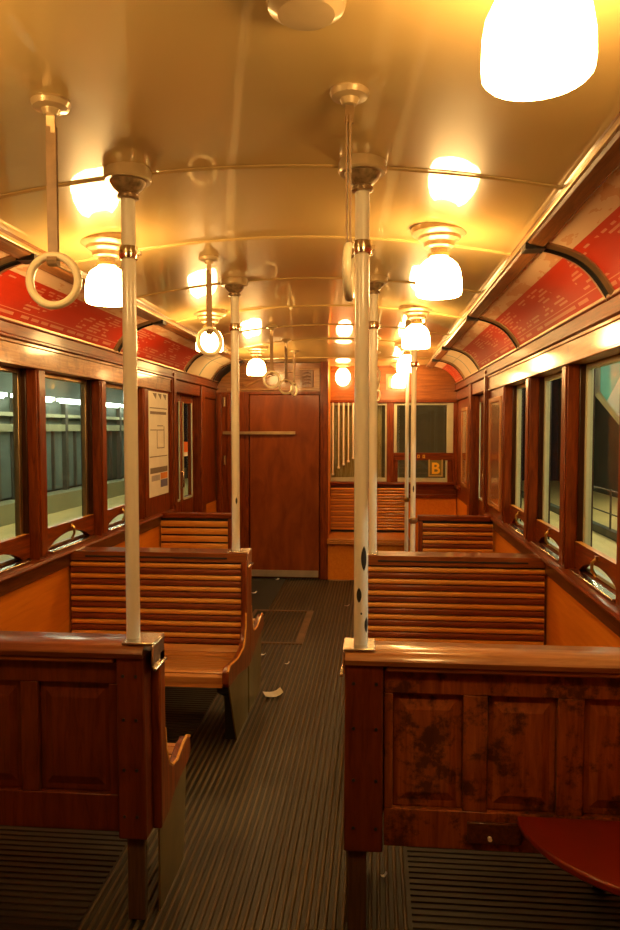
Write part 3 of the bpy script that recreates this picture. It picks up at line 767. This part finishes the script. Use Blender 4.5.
# end bench under the far windows
t = thing('end_bench', (-.08, 7.2, ZF), 'slatted wooden bench across the far end under the windows', 'bench')
p = MB(); p.box(-.465, .33, EY-.045, EY-.025, .33, .80, 2)
slats(p, -.465, .33, EY-.045, -1, .345, .795, False); build('backrest', p, [M['slat_light'], M['slat_seat'], M['gap']], t, smooth=40)
p = MB()
for k in range(9):
    y = EY-.09 - k*.057; p.box(-.465, .33, y-.052, y, .318, .338)
p.box(-.465, .33, EY-.60, EY-.07, .285, .318); build('seat', p, M['slat_seat'], t, bev=.004)
p = MB(); p.box(-.465, .33, EY-.56, EY-.52, ZF, .285); p.box(.29, .33, EY-.52, EY-.05, ZF, .285); build('plinth', p, M['orange'], t)
w = MB(); w.box(.335, .82, EY-.05, EY-.022, ZF, .69)
struct('trim_1', w, M['orange'], smooth=0)
w = MB(); w.box(.335, .82, EY-.07, EY-.022, .69, .73); struct('trim_2', w, M['maho_x'], bev=.006)

# ------------------------------------------------------------------ poles
def pole(x, y, z0, label, r=.0205, chips=(), clamp=None, ringz=1.91):
    zt = ceil_z(x, y)
    t = thing('grab_pole', (x, y, z0), label, 'pole', 'white grab poles')
    p = MB(); p.tube([(x, y, z0), (x, y, zt-.05)], r, 20); build('tube', p, M['pole'], t)
    p = MB(); p.lathe([(r, -.020), (r+.005, -.018), (r+.007, -.008), (r+.007, .008), (r+.005, .018), (r, .020)], (x, y, ringz), 20)
    p.box(x+r, x+r+.016, y-.006, y+.006, ringz-.006, ringz+.006)
    build('joint_ring', p, M['brass'] if r < .018 else M['chrome'], t)
    p = MB(); p.lathe([(r, -.085), (r+.010, -.082), (r+.010, -.072), (r+.004, -.068), (.044, -.05), (.052, -.035)], (x, y, zt), 28)
    p2 = MB(); p2.lathe([(.050, -.034), (.064, -.034), (.068, -.028), (.068, -.006), (.064, .004), (0, .004)], (x, y, zt), 32)
    fl = build('ceiling_flange', p2, M['flange'], t)
    build('fluted_cup', p, M['flute'], fl)
    for a, z, w, h in chips:                          # where the enamel has chipped to black
        c = MB(); n = 10; rows = 8
        for k in range(rows):
            u0, u1 = k/rows, (k+1)/rows
            w0, w1 = w*math.sin(PI*min(.999, max(.001, u0)))**.7, w*math.sin(PI*min(.999, max(.001, u1)))**.7
            def P(u, ww, f): 
                an = a + ww*f/r; return (x + (r+.0006)*math.cos(an), y + (r+.0006)*math.sin(an), z + h*u)
            for i in range(4):
                f0, f1 = -1 + i/2, -1 + (i+1)/2
                c.poly([P(u0, w0, f0), P(u0, w0, f1), P(u1, w1, f1), P(u1, w1, f0)])
        build('chip_mark', c, M['chip'], t)
    if clamp:
        c = MB(); c.lathe([(r, -.022), (r+.012, -.014), (r+.014, 0), (r+.012, .014), (r, .022)], (x, y, clamp), 16)
        c.tube([(x, y, clamp), (x+.033, y, clamp)], .010, 10); build('bracket', c, M['bronze'], t)
    return t
PL, PR = -.715, -.040
pole(-.7175, 2.062, .78, 'white pole on the end of the front left bench')
pole(-.041, 2.062, .78, 'white pole with black chips on the end of the front right bench',
     chips=((-1.15, .995, .0085, .072), (-1.83, .903, .0075, .044), (-.70, .815, .007, .046), (-1.5, .868, .0025, .008)))
pole(-.708, 3.595, .785, 'white pole on the end of the left double bench, before the cab door', chips=((-1.2, 1.02, .005, .035),))
pole(-.014, 3.595, .785, 'white pole on the right double bench, seen just behind the chipped pole')
pole(.262, 5.10, ZF, 'white pole clamped to the narrow right bench', r=.0185, chips=((-1.5, .955, .005, .05),), clamp=.755, ringz=1.85)
pole(.266, 6.25, ZF, 'thin white pole near the far end windows, behind the clamped pole', r=.0165, ringz=.79)

# ------------------------------------------------------------------ straps
def strap(x, y, zr, ang, label, w=.023):
    zt = ceil_z(x, y); R = .0565
    t = thing('strap_handle', (x, y, zr), label, 'strap', 'ring straps hanging from the ceiling')
    p = MB(); p.lathe([(0, .004), (.042, .004), (.045, -.004), (.040, -.014), (.022, -.018), (.016, -.030), (0, -.032)], (x, y, zt), 24)
    build('mount', p, M['flange'], t)
    p = MB(); p.box(x-.010, x+.010, y-.004, y+.004, zt-.07, zt-.028); build('hook', p, M['bronze'], t)
    c, s_ = math.cos(ang), math.sin(ang)
    p = MB(); h = w/2; top, bot = zt-.055, zr+R-.012
    for o in (-.004, .004):
        q = [(x + h*c - o*s_, y + h*s_ + o*c), (x - h*c - o*s_, y - h*s_ + o*c), (x - h*c - (o+.003)*s_, y - h*s_ + (o+.003)*c), (x + h*c - (o+.003)*s_, y + h*s_ + (o+.003)*c)]
        p.prism(q, 'z', bot, top)
    p.tube([(x - h*c, y - h*s_, bot), (x + h*c, y + h*s_, bot)], .013, 10)
    build('strap', p, M['strap'], t)
    p = MB(); p.torus((x, y, zr), R, .0095, ang); build('ring', p, M['ring'], t)
    return t
strap(-.742, 1.62, 1.742, .05, 'ring strap nearest on the left, its large ivory ring facing the aisle')
strap(-.062, 1.64, 1.752, 1.52, 'ring strap nearest on the right, its ring seen edge on before the chipped pole')
strap(-.727, 3.12, 1.782, .75, 'ring strap before the second left ceiling lamp')
strap(-.06, 3.12, 1.775, 1.4, 'ring strap hidden mostly behind the chipped pole')
strap(-.755, 5.20, 1.758, .25, 'far ring strap, leftmost of three before the cab door')
strap(-.75, 6.0, 1.752, .3, 'far ring strap, middle of three before the cab door')
strap(-.745, 6.55, 1.76, 1.25, 'far ring strap seen edge on, rightmost of three before the cab door')
strap(-.005, 5.30, 1.79, 1.0, 'far right ring strap beside the double bench pole, highest of three')
strap(-.005, 6.0, 1.765, 1.1, 'far right ring strap beside the double bench pole, middle of three')
strap(-.005, 6.6, 1.71, .8, 'far right ring strap beside the double bench pole, lowest of three')

# ------------------------------------------------------------------ lamps
def lamp(x, y, label, drop=.0):
    zt = ceil_z(x, y)
    t = thing('ceiling_lamp', (x, y, zt), label, 'lamp', 'glass bell ceiling lamps')
    p = MB(); p.lathe([(0, .02), (.098, .02), (.103, .004), (.101, -.012), (.090, -.020), (.078, -.024), (.074, -.034), (.056, -.044), (.054, -.060), (.044, -.066), (0, -.066)], (x, y, zt), 32)
    build('ceiling_rose', p, M['flange'], t)
    z = zt - .062 - drop
    p = MB(); p.lathe([(.030, drop+.004), (.030, -.016), (.040, -.022), (.042, -.034), (.036, -.042), (0, -.042)], (x, y, z), 24); build('collar', p, M['chrome'], t)
    p = MB(); p.lathe([(.030, -.036), (.048, -.044), (.066, -.060), (.078, -.085), (.083, -.115), (.084, -.150), (.082, -.168), (.076, -.174), (0, -.178)], (x, y, z), 24)
    build('glass_shade', p, M['bulb'], t)
    return t
lamp(.240, 1.14, 'nearest lit bell lamp on the right, at the top edge of the view', -.045)
lamp(-.97, 1.03, 'nearest bell lamp on the left, above the viewer')
lamp(.226, 2.69, 'lit bell lamp above the right double bench, second on the right')
lamp(-1.02, 2.69, 'lit bell lamp beside the front left pole')
lamp(.236, 4.38, 'lit bell lamp third on the right, between the poles and the cove')
lamp(-1.02, 4.38, 'lit bell lamp behind the second left ring strap')
lamp(.255, 6.15, 'lit bell lamp fourth on the right, near the clamped pole')
lamp(-1.05, 6.30, 'lit bell lamp farthest on the left, before the cab door')
lamp(.235, 7.15, 'lit bell lamp farthest on the right, near the end windows')
x, y = -.333, 7.25; zt = ceil_z(x, y)
t = thing('globe_lamp', (x, y, zt), 'round lit globe lamp on the ceiling before the left end window', 'lamp')
p = MB(); p.lathe([(0, .01), (.075, .01), (.078, -.004), (.07, -.012), (.035, -.018), (.032, -.035), (0, -.036)], (x, y, zt), 28); build('ceiling_rose', p, M['flange'], t)
p = MB(); p.lathe([(.030, -.034), (.050, -.050), (.070, -.085), (.076, -.115), (.070, -.155), (.050, -.190), (.025, -.206), (0, -.210)], (x, y, zt), 24); build('globe', p, M['globe'], t)
x, y = -.124, 1.285; zt = ceil_z(x, y)
p = MB(); p.lathe([(0, .01), (.068, .01), (.071, -.006), (.067, -.022), (.058, -.028), (.05, -.034), (.02, -.036), (0, -.036)], (x, y, zt), 32)
tag(build('ceiling_disc', p, M['flange'], loc=(x, y, zt)), 'flat round metal disc on the ceiling at the top edge of the view', 'ceiling disc')

# ------------------------------------------------------------------ advertisements in the coves
def ad(sg, y0, y1, mat, label):
    X = lambda d: XC + sg*d
    p = MB(); n = 16
    def q(t, o, yy): d_, h_ = cove(t, .004 + o); return (X(d_), yy, h_)
    for k in range(n):
        t0, t1 = .02 + .95*k/n, .02 + .95*(k+1)/n
        v0, v1 = k/n, (k+1)/n
        us = (0, 1) if sg > 0 else (1, 0)
        us = (1-us[0], 1-us[1])
        p.poly([q(t0, .004, y0), q(t1, .004, y0), q(t1, .004, y1), q(t0, .004, y1)], 0, [(us[0], v0), (us[0], v1), (us[1], v1), (us[1], v0)])
        p.poly([q(t0, 0, y0), q(t0, 0, y1), q(t1, 0, y1), q(t1, 0, y0)], 0, [(0, 0)]*4)
        for yy in (y0, y1): p.poly([q(t0, 0, yy), q(t1, 0, yy), q(t1, .004, yy), q(t0, .004, yy)], 0, [(0, 0)]*4)
    tag(build('advert_panel', p, mat, loc=(X(1.15), (y0+y1)/2, 1.87), smooth=40), label, 'advertisement', 'printed panels in the coves')
R1, R2, R3 = admat('red_print_one', 3.1), admat('red_print_two', 8.4), admat('red_print_three', 14.7)
W1 = admat('pale_print', 5.0, False)
CR = plain('cream_print', (.62,.44,.22), .5, var=.08)
B = [-.60, 1.0, 2.60, 4.20, 5.74, 6.72, 7.45]
def span(i): return B[i]+.05, B[i+1]-.05
ad(1, *span(0), R3, 'red printed panel in the right cove, behind the viewer')
ad(1, *span(1), R1, 'red printed panel in the right cove, cut by the right edge of the view')
ad(1, *span(2), R2, 'large red printed panel in the right cove above the double bench')
ad(1, *span(3), R3, 'smaller looking red panel in the right cove next to the white one')
ad(1, *span(4), W1, 'white printed panel with a dark stripe in the right cove')
ad(1, *span(5), R1, 'last red printed panel in the right cove, at the end wall')
ad(-1, *span(0), R2, 'red printed panel in the left cove, behind the viewer')
ad(-1, *span(1), R3, 'red printed panel in the left cove, outside the left edge of the view')
ad(-1, *span(2), R1, 'long red printed panel in the left cove behind the nearest ring strap')
ad(-1, *span(3), R2, 'second red printed panel in the left cove, just beyond the front left pole')
ad(-1, *span(4), W1, 'white printed panel with a teal stripe in the left cove')
ad(-1, B[5]+.036, 6.78, CR, 'plain cream panel in the left cove next to the cab wall')

# ------------------------------------------------------------------ wall posters
Xp = XL(1.199)
t = thing('route_poster', (Xp, 5.08, .92), 'white line-map poster on the left wall before the side door', 'poster')
p = MB(); p.box(Xp, Xp+.003, 4.87, 5.33, .92, 1.665); build('sheet', p, M['paper'], t, smooth=0)
ink = plain('grey_ink', (.22,.17,.13), .6); inko = plain('orange_ink', (.78,.25,.03), .6); inkb = plain('blue_ink', (.14,.13,.24), .6); inkl = plain('pale_blue_ink', (.45,.42,.42), .6)
p = MB()
for k in range(3):
    y = 4.96 + k*.12; p.prism([(y, 1.655), (y+.09, 1.655), (y+.07, 1.615)], 'x', Xp+.003, Xp+.0045)
p.box(Xp+.003, Xp+.0045, 4.89, 5.30, 1.545, 1.552); p.box(Xp+.003, Xp+.0045, 4.90, 5.28, 1.505, 1.525)
for z, a, b in ((1.39, 4.90, 5.22), (1.26, 5.05, 5.22), (1.20, 4.88, 5.30), (1.42, 5.06, 5.2)): p.box(Xp+.003, Xp+.0045, a, b, z, z+.006)
p.box(Xp+.003, Xp+.0045, 5.05, 5.058, 1.26, 1.39); p.box(Xp+.003, Xp+.0045, 5.22, 5.228, 1.26, 1.42)
p.box(Xp+.003, Xp+.0045, 4.89, 5.30, 1.085, 1.125)
build('map_lines', p, ink, t, smooth=0)
p = MB(); p.box(Xp+.003, Xp+.0045, 5.13, 5.30, 1.035, 1.08, 0); p.box(Xp+.003, Xp+.0045, 5.13, 5.30, .975, 1.03, 1); p.box(Xp+.003, Xp+.0045, 4.92, 5.11, 1.03, 1.07, 2)
build('colour_blocks', p, [inko, inkb, inkl], t, smooth=0)
def framed(X0, sg, y0, y1, z0, z1, label):
    t = thing('framed_notice', (X0, (y0+y1)/2, z0), label, 'notice', 'framed notices on the right wall')
    p = MB(); w = .035
    for a, b, c, d in ((y0, y0+w, z0, z1), (y1-w, y1, z0, z1), (y0+w, y1-w, z0, z0+w), (y0+w, y1-w, z1-w, z1)): p.box(X0, X0-.014, a, b, c, d)
    build('frame', p, wood('notice_frame', (.36,.15,.05), (.52,.26,.10), 'z'), t, bev=.004)
    p = MB(); p.box(X0, X0-.006, y0+w, y1-w, z0+w, z1-w, 0); p.box(X0-.006, X0-.0072, y0+w+.03, y1-w-.03, z0+.28, z1-.18, 1)
    build('sheet', p, [plain('notice_paper', (.42,.20,.09), .25, 0, .8, var=.25, scale=6), plain('notice_print', (.34,.10,.04), .25, 0, .8, var=.3, scale=9)], t, smooth=0)
framed(XR(1.199), 1, 4.86, 5.35, .85, 1.62, 'tall glossy framed notice on the right wall beside the third window')
framed(XR(1.199), 1, 6.62, 7.05, .86, 1.60, 'glossy framed notice on the right wall beyond the side door')

# ------------------------------------------------------------------ scraps on the floor
def scrap(x, y, sx, sy, rot, label, mat='paper', curl=.012):
    x, y = x*1.046, min(y*1.046, 6.88)
    p = MB(); n = 5
    for i in range(n):
        a0, a1 = -.5 + i/n, -.5 + (i+1)/n
        z = lambda a: ZF + .002 + curl*(2*abs(a))**2*(1 if a > 0 else .3)
        c, s_ = math.cos(rot), math.sin(rot)
        def P(a, b, k=0): return (x + a*sx*c - b*sy*s_, y + a*sx*s_ + b*sy*c, z(a) + k)
        p.poly([P(a0, -.5), P(a1, -.5), P(a1, .5), P(a0, .5)]); p.poly([P(a0, -.5, .001), P(a1, -.5, .001), P(a1, .5, .001), P(a0, .5, .001)])
    tag(build('paper_scrap', p, M[mat], loc=(x, y, ZF)), label, 'litter', 'scraps of paper on the floor')
scrap(-.535, 3.70, .10, .08, .35, 'curled white paper scrap lying in the middle of the aisle', curl=.022)
scrap(-.692, 4.356, .035, .02, .1, 'small white scrap beside the seat end of the left double bench')
scrap(-.522, 4.20, .03, .015, .4, 'tiny pale scrap in the aisle beyond the curled white one')
scrap(-1.03, 6.02, .05, .025, .6, 'pale scrap on the floor left of the aisle before the cab door')
scrap(-1.19, 6.70, .06, .03, .2, 'pale scrap at the left foot of the cab door')
scrap(-.91, 6.68, .04, .03, .8, 'bright scrap at the middle foot of the cab door')
scrap(-.222, 5.64, .04, .015, .2, 'tiny pale scrap in the aisle right of the floor hatch')
scrap(-.32, 6.62, .22, .05, -.1, 'brown strip of paper before the orange plinth of the end bench', 'brownpaper')
scrap(.03, 2.2, .02, .012, .3, 'white crumb of paper under the front right bench')

# ------------------------------------------------------------------ station outside
w = MB(); w.box(-7, -1.78, -2, 20, -.12, 0); struct('floor_platform', w, M['st_floor'], smooth=0)
w = MB(); w.box(1.06, 7, -2, 20, -.12, 0); struct('floor_platform_right', w, M['st_floor'], smooth=0)
FX = -5.6
w = MB(); w.box(FX-.3, FX-.1, -2, 20, 0, 3.2)
struct('wall_station_left', w, M['st_dark'], smooth=0)
w = MB(); w.box(FX-.1, FX+.25, -2, 20, 0, .30); w.box(FX-.1, FX+.02, -2, 20, 1.36, 1.48); w.box(FX-.1, FX+.02, -2, 20, 1.60, 1.66)
struct('trim_7', w, M['st_wall'], smooth=0)
w = MB(); w.box(FX-.1, FX-.05, -2, 20, 1.48, 1.60); w.box(FX-.1, FX-.05, -2, 20, 1.66, 1.9); struct('trim_3', w, M['st_dark'], smooth=0)
for k in range(10):
    y = 8.0 + k*.92
    t = thing('glazed_bay', (FX-.06, y, .30), 'bluish glazed bay of the station front seen through the left windows', 'window bay', 'glazed bays of the station')
    p = MB(); p.box(FX-.08, FX-.05, y+.05, y+.87, .34, 1.36); build('pane', p, M['st_dark'] if k in (6, 7) else M['st_glass'], t, smooth=0)
    p = MB(); p.box(FX-.06, FX+.03, y-.05, y+.05, .30, 1.9); p.box(FX-.06, FX, y+.43, y+.48, .34, 1.36); build('mullion', p, M['st_post'], t)
for k in range(7):
    y = 7.2 + k*1.55
    p = MB(); p.tube([(FX+.25, y, 1.86), (FX+.25, y+1.2, 1.86)], .020, 10); p.box(FX+.20, FX+.30, y-.03, y+1.23, 1.87, 1.92)
    tag(build('tube_emitter', p, M['tube_facade'], loc=(FX+.25, y, 1.84)), 'fluorescent tube along the station front seen through the left windows', 'lamp', 'station tubes')
for sx in (-3.6, 3.4):  # added tubes, unseen above the windows, to light the platforms
    for k in range(4):
        y = 1.0 + k*3.4
        p = MB(); p.tube([(sx, y, 2.9), (sx, y+1.5, 2.9)], .04, 10); p.box(sx-.06, sx+.06, y-.03, y+1.53, 2.93, 3.0)
        tag(build('tube_emitter', p, M['tube'] if sx < 0 else M['fill_right'], loc=(sx, y, 2.9)), 'added light tube over the platform, unseen above the windows', 'lamp', 'added platform lights')
w = MB(); w.box(-7, -1.78, -2, 20, 3.0, 3.1); w.box(1.06, 7, -2, 20, 3.0, 3.1); struct('ceiling_station', w, M['st_dark'], smooth=0)
w = MB(); w.box(4.9, 5.1, -2, 20, 0, 3.2); struct('wall_station_right', w, M['st_dark'], smooth=0)
w = MB(); w.box(2.98, 3.08, -2, 20, 0, .10); struct('trim_4', w, M['st_dark'], smooth=0)
t = thing('platform_railing', (3.03, 9.0, 0), 'dark metal railing on the platform seen through the nearest right window', 'railing')
for y in (7.6, 8.6, 9.6, 10.6, 11.6):
    p = MB(); p.box(3.02, 3.04, y-.012, y+.012, .10, .62); build('post', p, M['st_post'], t)
for z in (.60, .30):
    p = MB(); p.tube([(3.03, 7.5, z), (3.03, 11.7, z)], .010, 8); build('bar', p, M['st_post'], t)
t = thing('station_canopy', (3.4, 8.0, 1.5), 'slanted white and teal panel seen through the nearest right window', 'panel')
p = MB(); p.prism([(2.38, 2.17), (2.38, 1.78), (2.72, 1.36), (3.2, .8), (4.2, .8), (4.2, 2.17)], 'y', 8.0, 8.2); build('panel', p, M['st_white'], t, bev=.02)
p = MB(); p.box(2.35, 4.25, 7.95, 8.25, 2.17, 2.28); build('top_band', p, M['st_dark'], t)
p = MB(); p.prism([(2.39, 2.08), (2.39, 1.80), (2.46, 1.70), (2.62, 2.02), (2.60, 2.12)], 'y', 7.985, 8.0); build('teal_stripe', p, M['st_teal'], t)
w = MB(); w.box(-1.5, 1.4, 9.4, 9.5, -.1, 2.6); struct('wall_tunnel', w, M['tunnel'], smooth=0)
t = thing('platform_post', (1.35, 9.25, 0), 'pale post with a yellow foot outside the right side door', 'post')
p = MB(); p.box(1.28, 1.42, 9.2, 9.3, .54, 2.4); build('shaft', p, M['st_white'], t)
p = MB(); p.box(1.28, 1.42, 9.2, 9.3, 0, .54); build('foot', p, M['yellow'], t)

# ------------------------------------------------------------------ world, camera, render settings
wd = bpy.data.worlds.new('dark_station'); scene.world = wd; wd.use_nodes = True
wd.node_tree.nodes['Background'].inputs['Color'].default_value = (.02, .018, .014, 1)
wd.node_tree.nodes['Background'].inputs['Strength'].default_value = .3
cam = bpy.data.cameras.new('camera'); co = bpy.data.objects.new('camera', cam); COL.objects.link(co)
co.location = (0, 0, 1.4); co.rotation_euler = (PI/2 - math.radians(2.862), 0, math.radians(5.231))
cam.sensor_width = 36; cam.sensor_fit = 'AUTO'; cam.lens = 720/930*36; cam.clip_start = .02
scene.camera = co
scene.view_settings.view_transform = 'Standard'; scene.view_settings.look = 'None'
scene.view_settings.gamma = 1; scene.view_settings.use_curve_mapping = False
scene.view_settings.exposure = 0
scene.cycles.use_denoising = True
scene.cycles.max_bounces = 8; scene.cycles.diffuse_bounces = 4; scene.cycles.glossy_bounces = 4; scene.cycles.transparent_max_bounces = 12
scene.cycles.caustics_reflective = False; scene.cycles.caustics_refractive = False
scene.cycles.sample_clamp_indirect = 6
